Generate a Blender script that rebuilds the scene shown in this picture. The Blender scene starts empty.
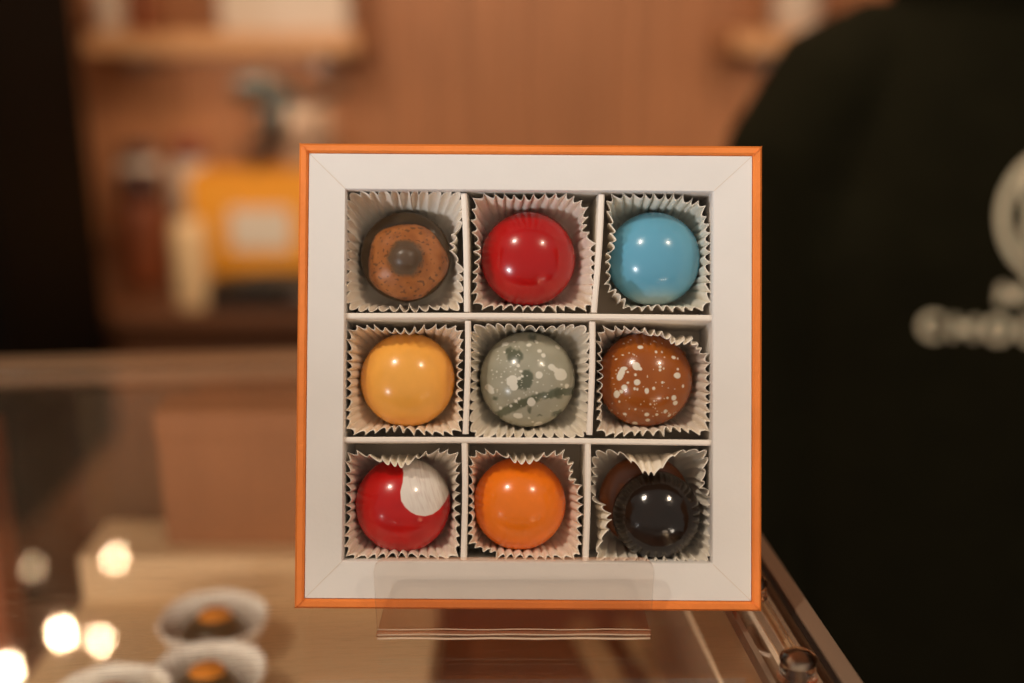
import bpy, bmesh, math, random
from mathutils import Vector, Matrix, noise
from mathutils.bvhtree import BVHTree
random.seed(7)
PI = math.pi
sc = bpy.context.scene
C = sc.collection

# ------------------------------------------------------------------ helpers
def R(a): return math.radians(a)

def sst(e0, e1, x):
    t = max(0, min(1, (x-e0)/(e1-e0))); return t*t*(3-2*t)

def lin(c):
    return tuple((x/12.92 if x <= .04045 else ((x+.055)/1.055)**2.4) for x in (v/255 for v in c))

def mat(name, rgb, rough=.5, coat=0, spec=.5, metal=0, noise_amt=0, noise_scale=20, bump=0, bump_scale=60,
        sheen=0, sss=0, stretch=(1, 1, 1), emit=None, emit_s=0, trans=0):
    m = bpy.data.materials.new(name); m.use_nodes = True
    nt = m.node_tree; b = nt.nodes['Principled BSDF']
    col = lin(rgb) + (1,)
    b.inputs['Base Color'].default_value = col
    b.inputs['Roughness'].default_value = rough
    b.inputs['Metallic'].default_value = metal
    b.inputs['Specular IOR Level'].default_value = spec
    b.inputs['Coat Weight'].default_value = coat
    b.inputs['Coat Roughness'].default_value = .06
    b.inputs['Sheen Weight'].default_value = sheen
    b.inputs['Transmission Weight'].default_value = trans
    if sss:
        b.inputs['Subsurface Weight'].default_value = sss
        b.inputs['Subsurface Scale'].default_value = .003
        b.inputs['Subsurface Radius'].default_value = (1, .6, .3)
    if emit:
        b.inputs['Emission Color'].default_value = lin(emit) + (1,)
        b.inputs['Emission Strength'].default_value = emit_s
    if noise_amt or bump:
        tc = nt.nodes.new('ShaderNodeTexCoord'); mp = nt.nodes.new('ShaderNodeMapping')
        mp.inputs['Scale'].default_value = stretch
        nt.links.new(tc.outputs['Object'], mp.inputs['Vector'])
    if noise_amt:
        n = nt.nodes.new('ShaderNodeTexNoise'); n.inputs['Scale'].default_value = noise_scale
        n.inputs['Detail'].default_value = 6
        nt.links.new(mp.outputs[0], n.inputs['Vector'])
        r = nt.nodes.new('ShaderNodeValToRGB')
        r.color_ramp.elements[0].position = .3; r.color_ramp.elements[1].position = .7
        r.color_ramp.elements[0].color = tuple(v*(1-noise_amt) for v in col[:3]) + (1,)
        r.color_ramp.elements[1].color = tuple(min(1, v*(1+noise_amt)) for v in col[:3]) + (1,)
        nt.links.new(n.outputs['Fac'], r.inputs[0]); nt.links.new(r.outputs[0], b.inputs['Base Color'])
    if bump:
        n2 = nt.nodes.new('ShaderNodeTexNoise'); n2.inputs['Scale'].default_value = bump_scale
        n2.inputs['Detail'].default_value = 4
        nt.links.new(mp.outputs[0], n2.inputs['Vector'])
        bp = nt.nodes.new('ShaderNodeBump'); bp.inputs['Strength'].default_value = bump
        bp.inputs['Distance'].default_value = .001
        nt.links.new(n2.outputs['Fac'], bp.inputs['Height']); nt.links.new(bp.outputs[0], b.inputs['Normal'])
    return m

def clear(name, tint=(1, 1, 1), rough=.0, ior=1.49, scratch=0, boost=1.0):
    """thin clear acrylic: what is not mirrored at the surface passes straight through"""
    m = bpy.data.materials.new(name); m.use_nodes = True
    nt = m.node_tree; nt.nodes.clear()
    out = nt.nodes.new('ShaderNodeOutputMaterial'); mix = nt.nodes.new('ShaderNodeMixShader')
    tr = nt.nodes.new('ShaderNodeBsdfTransparent'); gl = nt.nodes.new('ShaderNodeBsdfGlossy')
    lw_ = nt.nodes.new('ShaderNodeLayerWeight'); lw_.inputs['Blend'].default_value = .5
    pw = nt.nodes.new('ShaderNodeMath'); pw.operation = 'POWER'; pw.inputs[1].default_value = 5
    fr = nt.nodes.new('ShaderNodeMath'); fr.operation = 'MULTIPLY_ADD'; fr.inputs[1].default_value = .96; fr.inputs[2].default_value = .04
    nt.links.new(lw_.outputs['Facing'], pw.inputs[0]); nt.links.new(pw.outputs[0], fr.inputs[0])
    tr.inputs[0].default_value = tint + (1,)
    gl.inputs['Roughness'].default_value = rough
    mul = nt.nodes.new('ShaderNodeMath'); mul.operation = 'MULTIPLY'; mul.use_clamp = True
    mul.inputs[1].default_value = boost
    nt.links.new(fr.outputs[0], mul.inputs[0])
    nt.links.new(mul.outputs[0], mix.inputs[0]); nt.links.new(tr.outputs[0], mix.inputs[1])
    nt.links.new(gl.outputs[0], mix.inputs[2]); nt.links.new(mix.outputs[0], out.inputs[0])
    if scratch:
        tc = nt.nodes.new('ShaderNodeTexCoord')
        acc = None
        for k, (ang, sx) in enumerate(((12, 3200), (64, 2600), (-38, 2900))):
            mp = nt.nodes.new('ShaderNodeMapping'); mp.inputs['Rotation'].default_value = (0, 0, R(ang))
            mp.inputs['Scale'].default_value = (60, sx, 1)
            n = nt.nodes.new('ShaderNodeTexNoise'); n.inputs['Scale'].default_value = 1; n.inputs['Detail'].default_value = 2
            n.inputs['Distortion'].default_value = .3
            nt.links.new(tc.outputs['Object'], mp.inputs[0]); nt.links.new(mp.outputs[0], n.inputs[0])
            r = nt.nodes.new('ShaderNodeMapRange'); r.inputs['From Min'].default_value = .62; r.inputs['From Max'].default_value = .72
            nt.links.new(n.outputs['Fac'], r.inputs['Value'])
            if acc is None: acc = r.outputs[0]
            else:
                mx = nt.nodes.new('ShaderNodeMath'); mx.operation = 'MAXIMUM'
                nt.links.new(acc, mx.inputs[0]); nt.links.new(r.outputs[0], mx.inputs[1]); acc = mx.outputs[0]
        df = nt.nodes.new('ShaderNodeBsdfGlossy'); df.inputs['Color'].default_value = (.9, .8, .7, 1)
        df.inputs['Roughness'].default_value = .38
        m2 = nt.nodes.new('ShaderNodeMixShader')
        sm = nt.nodes.new('ShaderNodeMath'); sm.operation = 'MULTIPLY_ADD'; sm.inputs[1].default_value = scratch
        sm.inputs[2].default_value = .012
        nt.links.new(acc, sm.inputs[0]); nt.links.new(sm.outputs[0], m2.inputs[0])
        nt.links.new(mix.outputs[0], m2.inputs[1]); nt.links.new(df.outputs[0], m2.inputs[2])
        nt.links.new(m2.outputs[0], out.inputs[0])
    return m

def obj(name, bm, m, parent=None, smooth=False, loc=None, bevel=0, seg=2):
    me = bpy.data.meshes.new(name); bm.to_mesh(me); bm.free()
    if not isinstance(m, (list, tuple)): m = [m]
    for x in m: me.materials.append(x)
    if smooth:
        for p in me.polygons: p.use_smooth = True
    o = bpy.data.objects.new(name, me); C.objects.link(o)
    if parent: o.parent = parent
    if loc: o.location = loc
    if bevel:
        bv = o.modifiers.new('bevel', 'BEVEL'); bv.width = bevel; bv.segments = seg; bv.limit_method = 'ANGLE'
        bv.angle_limit = R(40); bv.harden_normals = False
    return o

def tag(o, label=None, cat=None, group=None, kind=None):
    if label: o['label'] = label
    if cat: o['category'] = cat
    if group: o['group'] = group
    if kind: o['kind'] = kind
    return o

def empty(name, loc=(0, 0, 0), rot=(0, 0, 0)):
    o = bpy.data.objects.new(name, None); C.objects.link(o); o.empty_display_size = .02
    o.location = loc; o.rotation_euler = rot
    return o

def box(bm, x0, x1, y0, y1, z0, z1, M=None):
    r = bmesh.ops.create_cube(bm, size=1)
    vs = r['verts']
    for v in vs:
        v.co = Vector((x0+(v.co.x+.5)*(x1-x0), y0+(v.co.y+.5)*(y1-y0), z0+(v.co.z+.5)*(z1-z0)))
        if M: v.co = M @ v.co
    return vs

def BX(*a, M=None):
    bm = bmesh.new(); box(bm, *a, M=M); return bm

def rings(bm, rows, close=True, cap0=True, cap1=True, mi=0):
    """rows: list of lists of points"""
    vv = [[bm.verts.new(p) for p in r] for r in rows]
    n = len(vv[0])
    for a, b in zip(vv, vv[1:]):
        for i in range(n if close else n-1):
            j = (i+1) % n
            f = bm.faces.new((a[i], a[j], b[j], b[i])); f.material_index = mi
    if cap0: bm.faces.new(list(reversed(vv[0]))).material_index = mi
    if cap1: bm.faces.new(vv[-1]).material_index = mi
    return vv

def lathe(bm, prof, seg=32, c=(0, 0, 0), sx=1, sy=1, cap0=True, cap1=True):
    rows = [[(c[0]+r*math.cos(2*PI*i/seg)*sx, c[1]+r*math.sin(2*PI*i/seg)*sy, c[2]+z) for i in range(seg)] for r, z in prof]
    return rings(bm, rows, True, cap0, cap1)

def tube(bm, pts, rad, seg=10):
    pts = [Vector(p) for p in pts]; rows = []
    for i, p in enumerate(pts):
        d = (pts[min(i+1, len(pts)-1)]-pts[max(i-1, 0)]).normalized()
        a = d.orthogonal().normalized() if i == 0 else (a - d*a.dot(d)).normalized()
        b = d.cross(a); r = rad[i] if isinstance(rad, (list, tuple)) else rad
        rows.append([p+a*r*math.cos(2*PI*k/seg)+b*r*math.sin(2*PI*k/seg) for k in range(seg)])
    rings(bm, rows)

def fix(bm): bmesh.ops.recalc_face_normals(bm, faces=bm.faces[:]); return bm

# ------------------------------------------------------------------ materials
M_orange = mat('orange_card', (246, 138, 58), .5, noise_amt=.08, noise_scale=60, bump=.25, bump_scale=700, stretch=(1, 1, .3))
M_white = mat('white_card', (236, 231, 226), .62, noise_amt=.015, noise_scale=90, bump=.05, bump_scale=900)
M_divider = mat('divider_card', (250, 240, 228), .6, bump=.05, bump_scale=600)
M_inner = mat('inner_card', (236, 222, 204), .7, bump=.05, bump_scale=600)
M_paper = mat('glassine_paper', (250, 240, 224), .5, sss=0, bump=.08, bump_scale=900)
M_acrylic = clear('clear_acrylic', (.985, .965, .945), .0, boost=1.25)
M_acrylic_edge = mat('acrylic_edge', (228, 170, 130), .15, coat=.6, spec=.6)
M_top = clear('scratched_acrylic', (.985, .965, .94), .03, scratch=.16, boost=1.3)
M_pane = clear('side_acrylic', (.93, .88, .82), .02)
M_edge = mat('polished_edge', (138, 117, 98), .25, coat=.5, noise_amt=.15, noise_scale=30, stretch=(1, .15, 1))
M_gap = mat('gap_dark', (28, 18, 12), .6)
M_rail = mat('tan_rail', (142, 108, 78), .3, coat=.3, noise_amt=.12, noise_scale=12)
M_wood = mat('slat_wood', (178, 120, 80), .55, noise_amt=.18, noise_scale=6, stretch=(6, 6, .4))
M_wood_lt = mat('shelf_wood', (214, 160, 112), .5, noise_amt=.12, noise_scale=8, stretch=(.5, 5, 5))
M_wood_dk = mat('case_floor_wood', (104, 62, 38), .45, noise_amt=.3, noise_scale=14, stretch=(.6, 3, 1))
M_counter = mat('counter_wood', (96, 60, 38), .4, noise_amt=.25, noise_scale=8, stretch=(.4, 4, 1))
M_cream = mat('cream_board', (222, 192, 152), .55, noise_amt=.05, noise_scale=12)
M_tan = mat('tan_board', (178, 142, 102), .5, noise_amt=.12, noise_scale=14)
M_kraft = mat('kraft_card', (138, 88, 50), .7, noise_amt=.2, noise_scale=14)
M_olive = mat('olive_card', (62, 48, 26), .7, noise_amt=.4, noise_scale=14)
M_redbrown = mat('russet_card', (132, 68, 36), .6, noise_amt=.3, noise_scale=10)
M_black = mat('black_lacquer', (11, 8, 5), .7, spec=.08, noise_amt=.3, noise_scale=3, stretch=(3, 3, .5))
M_blackm = mat('black_vinyl', (16, 11, 8), .5, noise_amt=.3, noise_scale=9)
M_bag = mat('amber_card', (240, 160, 40), .6, noise_amt=.05, noise_scale=5)
M_label = mat('label_paper', (228, 214, 198), .6, noise_amt=.03)
M_ceramic = mat('white_ceramic', (214, 194, 176), .35, noise_amt=.04)
M_creamwax = mat('cream_wax', (232, 196, 150), .5, noise_amt=.03)
M_lidred = mat('dark_red_lid', (110, 36, 22), .4, noise_amt=.1)
M_liddark = mat('dark_lid', (70, 34, 24), .4, noise_amt=.1)
M_leaf = mat('dark_leaf', (30, 28, 17), .5, noise_amt=.3)
M_hoodie = mat('hoodie_cotton', (27, 25, 13), .95, spec=.1, noise_amt=.12, noise_scale=30, bump=.5, bump_scale=60)
M_print = mat('pale_print', (255, 238, 206), .8, noise_amt=.08, noise_scale=80)
M_skin = mat('skin', (205, 150, 120), .5, noise_amt=.05)
M_hair = mat('hair', (48, 30, 20), .5, noise_amt=.3, noise_scale=120, stretch=(1, 1, .1))
M_trouser = mat('trouser_cotton', (18, 16, 14), .9, noise_amt=.1)
M_metal = mat('brushed_metal', (170, 160, 150), .3, metal=1, noise_amt=.05)
M_plaster = mat('ceiling_plaster', (150, 122, 100), .9, noise_amt=.03)
M_floor = mat('floor_boards', (110, 78, 56), .5, noise_amt=.2, noise_scale=4, stretch=(.4, 3, 1))
M_eye = mat('eye_white', (230, 225, 220), .3, noise_amt=.02)
M_iris = mat('iris', (60, 40, 25), .3, noise_amt=.1)
M_lip = mat('lips', (170, 95, 85), .5, noise_amt=.05)
M_bulb = mat('warm_bulb', (255, 226, 190), .4, emit=(255, 214, 170), emit_s=12)
def M_glass_knob():
    m = mat('glass_knob', (255, 236, 214), .03, coat=.3, trans=1, bump=.3, bump_scale=300)
    m.node_tree.nodes['Principled BSDF'].inputs['IOR'].default_value = 1.45
    return m
M_knob = M_glass_knob()

# ------------------------------------------------------------------ camera
CAMZ = .170
cam = bpy.data.cameras.new('camera'); co = bpy.data.objects.new('camera', cam); C.objects.link(co)
co.location = (0, 0, CAMZ); co.rotation_euler = (R(90-16.5), 0, 0)
cam.sensor_width = 36; cam.lens = 40.0; cam.clip_start = .01
cam.dof.use_dof = True; cam.dof.focus_distance = .318; cam.dof.aperture_fstop = 3.7
cam.dof.aperture_blades = 0
sc.camera = co

# ------------------------------------------------------------------ chocolate box
REC = R(17.7)
BOXC = Vector((.0050, .2990, .0707))
box_e = empty('chocolate_box', BOXC, (0, 0, 0))
# local axes: x right, y up the face, z out of the face towards the viewer
rot = Matrix(((1, 0, 0), (0, math.sin(REC), -math.cos(REC)), (0, math.cos(REC), math.sin(REC)))).to_4x4()
roll = Matrix.Rotation(R(-.37), 4, 'Z')
BM = Matrix.Translation(BOXC + Vector((-.0002, 0, .0007))) @ rot @ roll @ Matrix.Scale(1.006, 4)
box_e.matrix_world = BM
tag(box_e, 'square orange-edged white box of nine chocolates propped on the clear stand', 'chocolate box')
S = .315/1138
def fp(px, py, z=0.0):
    """a point of the box interior, z below the face, from its place on the face grid"""
    k = (.315 - z)/1138
    return Vector(((px-512)*k - 18*S, (341-py)*k + 37*S, z))
H = .0640; D = .0265
def frame_ring(bm, prof, cx=0, cy=0):
    """prof: list of (half x, half y, z); square rings"""
    rows = [[(cx-a, cy-b, z), (cx+a, cy-b, z), (cx+a, cy+b, z), (cx-a, cy+b, z)] for a, b, z in prof]
    return rings(bm, rows, True, False, False)
# outer orange shell: side walls with a raised turned rim
bm = bmesh.new()
r = .0026
frame_ring(bm, [(H-r, H-r, -.004), (H-r, H-r, -.0006), (H-r+.0006, H-r+.0006, 0), (H-.0006, H-.0006, 0), (H, H, -.0008), (H, H, -D), (H-.002, H-.002, -D)])
v = [bm.verts.new(p) for p in ((-H+.002, -H+.002, -D), (H-.002, -H+.002, -D), (H-.002, H-.002, -D), (-H+.002, H-.002, -D))]
bm.faces.new(v)
bmesh.ops.remove_doubles(bm, verts=bm.verts[:], dist=1e-6); fix(bm)
shell = obj('outer_shell', bm, M_orange, box_e)
# corner folds of the wrap paper
for sx in (-1, 1):
    for sy in (-1, 1):
        bm = bmesh.new()
        tube(bm, [(sx*(H-.0027), sy*(H-.0027), .00002), (sx*(H-.0013), sy*(H-.0013), .00022), (sx*(H-.0001), sy*(H-.0001), -.0004)], [.00013, .00022, .00018], 8)
        obj('corner_fold', bm, M_orange, shell, True)
# white frame: inner opening from fp
L, T = fp(345.5, 192.5)[0], fp(345.5, 192.5)[1]
Rr, B = fp(712.5, 562.5)[0], fp(712.5, 562.5)[1]
cx, cy, hx, hy = (L+Rr)/2, (T+B)/2, (Rr-L)/2, (T-B)/2
bm = bmesh.new()
o_ = H-r-.0001
outer = [(-o_, -o_), (o_, -o_), (o_, o_), (-o_, o_)]
inner = [(cx-hx, cy-hy), (cx+hx, cy-hy), (cx+hx, cy+hy), (cx-hx, cy+hy)]
rows = [[(x, y, -.0035) for x, y in outer], [(x, y, -.0009) for x, y in outer], [(x*.998, y*.998, -.0006) for x, y in outer],
        [(cx+(x-cx)*1.006, cy+(y-cy)*1.006, -.0013) for x, y in inner], [(x, y, -.0018) for x, y in inner], [(x, y, -.0235) for x, y in inner]]
rings(bm, rows, True, False, False); fix(bm)
fr = obj('frame', bm, M_white, box_e)
# mitre seams: shallow open joints between the four strips of the frame
M_seam = mat('mitre_seam', (226, 214, 202), .8, noise_amt=.02)
for k in range(4):
    a = Vector((*outer[k], -.00058)); b = Vector((*inner[k], -.00125))
    bm = bmesh.new()
    d = (b-a).normalized(); n = Vector((-d.y, d.x, 0))*.00010
    a2 = a + d*.0004; b2 = b - d*.0004
    up = Vector((0, 0, .00006)); dn = Vector((0, 0, -.0004))
    rings(bm, [[a2-n+dn, a2+n+dn, a2+n+up, a2-n+up], [b2-n+dn, b2+n+dn, b2+n+up, b2-n+up]]); fix(bm)
    obj('mitre_seam', bm, M_seam, fr)
bm = bmesh.new(); box(bm, cx-hx-.001, cx+hx+.001, cy-hy-.001, cy+hy+.001, -.0245, -.0237)
obj('inner_floor', bm, M_inner, box_e)
# dividers
DZ0, DZ1 = -.0235, -.0030
def divider(p0, p1, q0, q1, th=.0016):
    """p: two ends of the front edge, q: two ends of the back edge (xy in face units)"""
    bm = bmesh.new()
    P = [fp(*p0, DZ1), fp(*p1, DZ1)]; Q = [fp(*q0, DZ0), fp(*q1, DZ0)]
    n = 14; rows = []
    d = (P[1]-P[0]).normalized(); nn = Vector((-d.y, d.x, 0))*th/2
    for i in range(n+1):
        t = i/n; bow = nn*.25*math.sin(PI*t*1.3)
        p = P[0].lerp(P[1], t)+bow; q = Q[0].lerp(Q[1], t)
        rows.append([q-nn*.8, q+nn*.8, p+nn*1.0, p+nn*.5+Vector((0, 0, .0003)), p-nn*.5+Vector((0, 0, .0003)), p-nn*1.0])
    rings(bm, rows); fix(bm)
    return obj('divider', bm, M_divider, box_e)
def backpt(p): # straight back from the face
    v = fp(*p, DZ1); k = (.315-DZ0)/1138
    return ((v.x+18*S)/k+512, 341-(v.y-37*S)/k)
def D2(p0, p1, dx=(0, 0), dy=(0, 0)):
    q0, q1 = backpt(p0), backpt(p1)
    divider(p0, p1, (q0[0]+dx[0], q0[1]+dy[0]), (q1[0]+dx[1], q1[1]+dy[1]))
D2((346.5, 319), (711.5, 318), dy=(9, 9))
D2((346.5, 442), (711.5, 442), dy=(7, 4))
D2((463.5, 196), (468, 314), dx=(5, 2)); D2((601, 196), (594.5, 314), dx=(-4, -1))
D2((468.5, 323), (467.5, 435.5), dx=(0, 0)); D2((592.5, 323), (590.5, 435.5), dx=(-1, 0))
D2((466, 444.5), (466.5, 560), dx=(1, 0)); D2((588.5, 444.5), (587.5, 560), dx=(-2, -1))

# ------------------------------------------------------------------ paper cups
def cup_mesh(hw, hh, rbase, depth, n=44, amp=.00075, seed=0, bumps=(), power=5.0, rb_off=(0, 0), lean=.0):
    """square-pressed pleated cup: round at the base, squared at the rim.
    bumps: (angle deg, half width deg, how far the rim is pushed in, how far it stands up)"""
    rnd = random.Random(seed)
    m = n*12; nr = 12
    ph = [rnd.uniform(-.16, .16) for _ in range(n)]; am = [rnd.uniform(.75, 1.25) for _ in range(n)]
    hts = [rnd.uniform(-.0004, .0004) for _ in range(n)]
    rows_o = []
    # even pleats along the squared rim: sample by arc length
    big = 1440; cum = [0]; pv = None
    for i in range(big+1):
        a_ = 2*PI*i/big; c, s = math.cos(a_), math.sin(a_)
        rs = (abs(c/hw)**power + abs(s/hh)**power)**(-1/power); p = (rs*c, rs*s)
        if pv: cum.append(cum[-1]+math.dist(p, pv))
        pv = p
    ths, q = [], 0
    for i in range(m):
        tgt = cum[-1]*i/m
        while cum[q+1] < tgt: q += 1
        ths.append(2*PI*(q+(tgt-cum[q])/(cum[q+1]-cum[q]))/big)
    for j in range(nr+1):
        t = j/nr
        ro, ri = [], []
        for i in range(m):
            th = ths[i]
            k = i/12.0; k0 = int(k) % n; kf = k-int(k)
            a_l = am[k0]*(1-kf)+am[(k0+1) % n]*kf; p_l = ph[k0]*(1-kf)+ph[(k0+1) % n]*kf; h_l = hts[k0]*(1-kf)+hts[(k0+1) % n]*kf
            c, s = math.cos(th), math.sin(th)
            # superellipse radius at the rim
            rs = (abs(c/hw)**power + abs(s/hh)**power)**(-1/power)
            rr = rbase + (rs-amp*.98-rbase)*(t**.62)
            q = abs(2*((k+p_l) % 1)-1)
            w = 1-2*math.sqrt(max(0, 1-q**2.3)+.002)
            if seed % 4 == 1: w = -w
            w = .8*w+.2*math.cos(2*PI*(k+p_l))*(-1 if seed % 4 == 1 else 1)
            rr += amp*a_l*w*min(1, t*1.25)
            z = -depth + t*depth + h_l*t
            for (b0, bw, bi, bu) in bumps:
                d = abs((math.degrees(th)-b0+180) % 360-180)
                if d < bw:
                    g = sst(1, .25, d/bw)
                    rr -= bi*g*t**2.2; z += bu*g*t**2
            g3 = noise.noise(Vector((c*1.7+seed*3.1, s*1.7, t*1.5)))
            rr += g3*.0005*t
            ro.append((rr*c+rb_off[0]*(1-t), rr*s+rb_off[1]*(1-t), z))
        rows_o.append(ro)
    bm = bmesh.new()
    base = [[(rbase*f*math.cos(2*PI*i/m)+rb_off[0], rbase*f*math.sin(2*PI*i/m)+rb_off[1], -depth) for i in range(m)] for f in (.02, .6)]
    rings(bm, base+rows_o, True, True, False)
    fix(bm)
    return bm

GC = 'pleated paper cups in the chocolate box'
# cell edges on the face
xs = [[(345.5, 464), (470, 598), (603, 712.5)], [(345.5, 466.5), (470.5, 591), (594.5, 712.5)], [(345.5, 464), (468, 586), (590.5, 712.5)]]
ys = [(193, 314.5), (325.5, 439), (448.5, 562)]
cup_info = {
 (0, 0): (((8, 26, .0022, 0), (300, 14, .0006, 0)), 'pleated paper cup round the peaked brown chocolate, top left of the box'),
 (0, 1): (((35, 28, .0030, 0), (180, 20, .0007, 0)), 'pleated paper cup round the plain dark red chocolate'),
 (0, 2): (((228, 13, .0035, .001), (160, 25, .0014, 0), (48, 22, .002, 0)), 'pleated paper cup round the sky blue chocolate'),
 (1, 0): (((95, 30, .0010, 0), (255, 25, .0008, 0)), 'pleated paper cup round the plain pale yellow chocolate'),
 (1, 1): (((80, 25, .0006, 0),), 'pleated paper cup round the grey speckled chocolate in the middle'),
 (1, 2): (((52, 30, .0046, .0008), (85, 20, .001, 0), (295, 22, .0012, 0)), 'pleated paper cup with folded top right corner round the speckled amber chocolate'),
 (2, 0): (((100, 42, .0034, .0005),), 'pleated paper cup drooping over the red and white chocolate'),
 (2, 1): (((92, 30, .0022, 0), (38, 20, .003, 0), (228, 16, .0028, 0)), 'pleated paper cup round the plain bright orange chocolate'),
 (2, 2): (((92, 34, .0060, .0012), (198, 30, .0046, .001), (28, 20, .0024, 0)), 'pleated paper cup with a torn top flap round the glossy black chocolate'),
}
ball_px = {(0, 0): (405, 262), (0, 1): (528, 260), (0, 2): (653, 259), (1, 0): (409, 381), (1, 1): (528, 380), (1, 2): (645, 379),
           (2, 0): (405, 505), (2, 1): (521, 503), (2, 2): (646, 501)}
FLOORZ = -.0236
for i in range(3):
    for j in range(3):
        x0, x1 = xs[i][j]; y0, y1 = ys[i]
        zr = -.0042
        a = fp(x0, y1, zr); b = fp(x1, y0, zr); c0 = (a+b)/2
        # walls run straight back, keep the cup inside its cell
        w, h = (b.x-a.x)/2-.0001, (b.y-a.y)/2-.0001
        bp = fp(*ball_px[(i, j)], -.0150)
        off = ((bp.x-c0.x)*.8, (bp.y-c0.y)*.8)
        bumps, lab = cup_info[(i, j)]
        depth = zr-(FLOORZ+.0001)
        bmu = cup_mesh(w, h, .0130, depth, n=44 if (i+j) % 2 else 42, amp=.00108, seed=i*3+j+1, bumps=bumps, power=13, rb_off=off)
        o = obj('paper_cup', bmu, M_paper, None, True)
        o.matrix_world = BM @ Matrix.Translation((c0.x, c0.y, zr))
        so = o.modifiers.new('thickness', 'SOLIDIFY'); so.thickness = .00012; so.offset = 0
        tag(o, lab, 'paper cup', GC)

# ------------------------------------------------------------------ bonbons
def bonbon_profile(rad, hgt):
    """moulded dome on a short cylindrical foot, flat underneath"""
    prof = []
    for k in range(0, 91, 1):
        a = R(k)
        prof.append((rad*math.sin(a), hgt-rad*(hgt*.62/rad)*(1-math.cos(a))))
    z1 = prof[-1][1]
    prof += [(rad*.995, z1*.8), (rad*.97, z1*.5), (rad*.93, z1*.2), (rad*.88, 0.00005)]
    prof[0] = (rad*.004, prof[0][1])
    return prof

def vcol_mat(name, rough=.22, coat=.35):
    m = mat(name, (200, 200, 200), rough, coat=coat)
    nt = m.node_tree; a = nt.nodes.new('ShaderNodeVertexColor'); a.layer_name = 'pigment'
    nt.links.new(a.outputs['Color'], nt.nodes['Principled BSDF'].inputs['Base Color'])
    return m

def mixc(a, b, t): return tuple(x+(y-x)*t for x, y in zip(a, b))


def bonbon(ij, rad, hgt, rgb, label, pattern=None, seg=None, name='chocolate', rough=.22, coat=.3):
    cpt = fp(*ball_px[ij], FLOORZ+hgt*.45)
    seg = seg or (300 if pattern else 72)
    bm = bmesh.new()
    prof = bonbon_profile(rad, hgt)
    if not pattern: prof = prof[:1]+prof[3:91:3]+prof[91:]
    lathe(bm, [(r_, z_) for r_, z_ in prof], seg); fix(bm)
    if pattern:
        lay = bm.loops.layers.float_color.new('pigment')
        cache = {}
        for v in bm.verts:
            u, w = v.co.x/rad, v.co.y/rad
            c = pattern(u, w, v.co.z/hgt); cache[v.index] = lin(c)+(1,)
        bm.verts.index_update()
        cache = {v: lin(pattern(v.co.x/rad, v.co.y/rad, v.co.z/hgt))+(1,) for v in bm.verts}
        for f in bm.faces:
            for l in f.loops: l[lay] = cache[l.vert]
        m = vcol_mat('chocolate_pigment_%d%d' % ij, rough, coat)
    else:
        m = mat('chocolate_%d%d' % ij, rgb, rough, coat=coat, noise_amt=.05, noise_scale=150, bump=.03, bump_scale=260)
    o = obj(name, bm, m, None, True)
    o.matrix_world = BM @ Matrix.Translation((cpt.x, cpt.y, FLOORZ+.0003))
    tag(o, label, 'chocolate', 'chocolates in the orange-edged box')
    return o
RB = .01375; HB = .0188

# spots listed as (x px offset, y px offset up, radius px x, radius px y, angle)
def spot_fn(spots, soft=.8):
    def f(px, py):
        best = 0
        for (x, y, a, b, ang) in spots:
            dx, dy = px-x, py-y
            if abs(dx) > a+b+2 or abs(dy) > a+b+2: continue
            c, s = math.cos(R(ang)), math.sin(R(ang))
            e = math.hypot((dx*c+dy*s)/a, (-dx*s+dy*c)/b)
            best = max(best, 1-sst(1-soft/max(a, b)*.8, 1+soft/max(a, b)*.8, e))
        return best
    return f

# red plain
bonbon((0, 1), RB, HB, (176, 2, 6), 'plain glossy dark red chocolate, top row of the box')
bonbon((1, 0), RB*.99, HB, (250, 178, 78), 'plain pale yellow dome chocolate at the left of the middle row')
bonbon((2, 1), RB*.97, HB, (246, 126, 18), 'plain bright orange chocolate in the bottom row')
def pat_blue(u, w, z):
    n = noise.noise(Vector((u*1.6, w*1.6, 3)))
    t = sst(.5, 1.0, -w + .15*n - .35*abs(u+.1))
    return mixc((98, 166, 196), (190, 200, 194), t*.7)
bonbon((0, 2), RB*.985, HB, None, 'plain sky blue chocolate in the top right of the box', pat_blue, 160)
# grey speckled
g_white = [(-21, 34, 3.2, 1.6, 10), (1, 33, 2.3, 1.5, 0), (8, 36, 2, 1.3, -30), (28.5, 31, 2.8, 1.5, -45), (11, 27, 2.2, 1.6, 0), (14.5, 23, 2.2, 1.9, 0),
           (15, 14, 1.2, 1, 0), (22.5, 12, 4, 3, -40), (31, 5, 6.2, 5.6, -10), (26, 9, 3, 2.4, -45), (10.5, 4.5, 3.4, 3.3, 0), (-15, -1, 5.4, 5, 20),
           (-13, -6, 4, 4, 0), (-36, -9, 5.5, 3, -45), (37, -6, 2.2, 2.4, 0), (3.5, -20.5, 3.9, 4.2, 0), (-9, -34, 4.6, 2.6, -5), (10.5, -43, 4.2, 2.8, 15),
           (-11, -20, 1.6, 1.6, 0), (-8, -17.5, 1.4, 1.2, 0), (-15.5, -24.5, 1.4, 1.4, 0), (-25.5, -27, 1.5, 1.6, 0), (-9, 13.5, 1.6, 1.8, 0),
           (-6.5, 8, 1.5, 1.2, 0), (-8, 1.5, 2.2, 1.4, 30), (-5.5, 3.5, 1.6, 1.2, 0), (9, -2, 1.2, .9, 0), (-22, 26, 1.2, 1, 0), (-13, 36, 1.4, .7, 0),
           (-29, 8, .8, .8, 0), (-25, 3, .9, .8, 0), (-24, -3, .8, .8, 0), (8, -12, 1, 1, 0), (32, -4.5, .9, .9, 0), (1.5, -36, 1, 1, 0), (5, -40, 1.1, .9, 0)]
rnd = random.Random(5)
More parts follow.
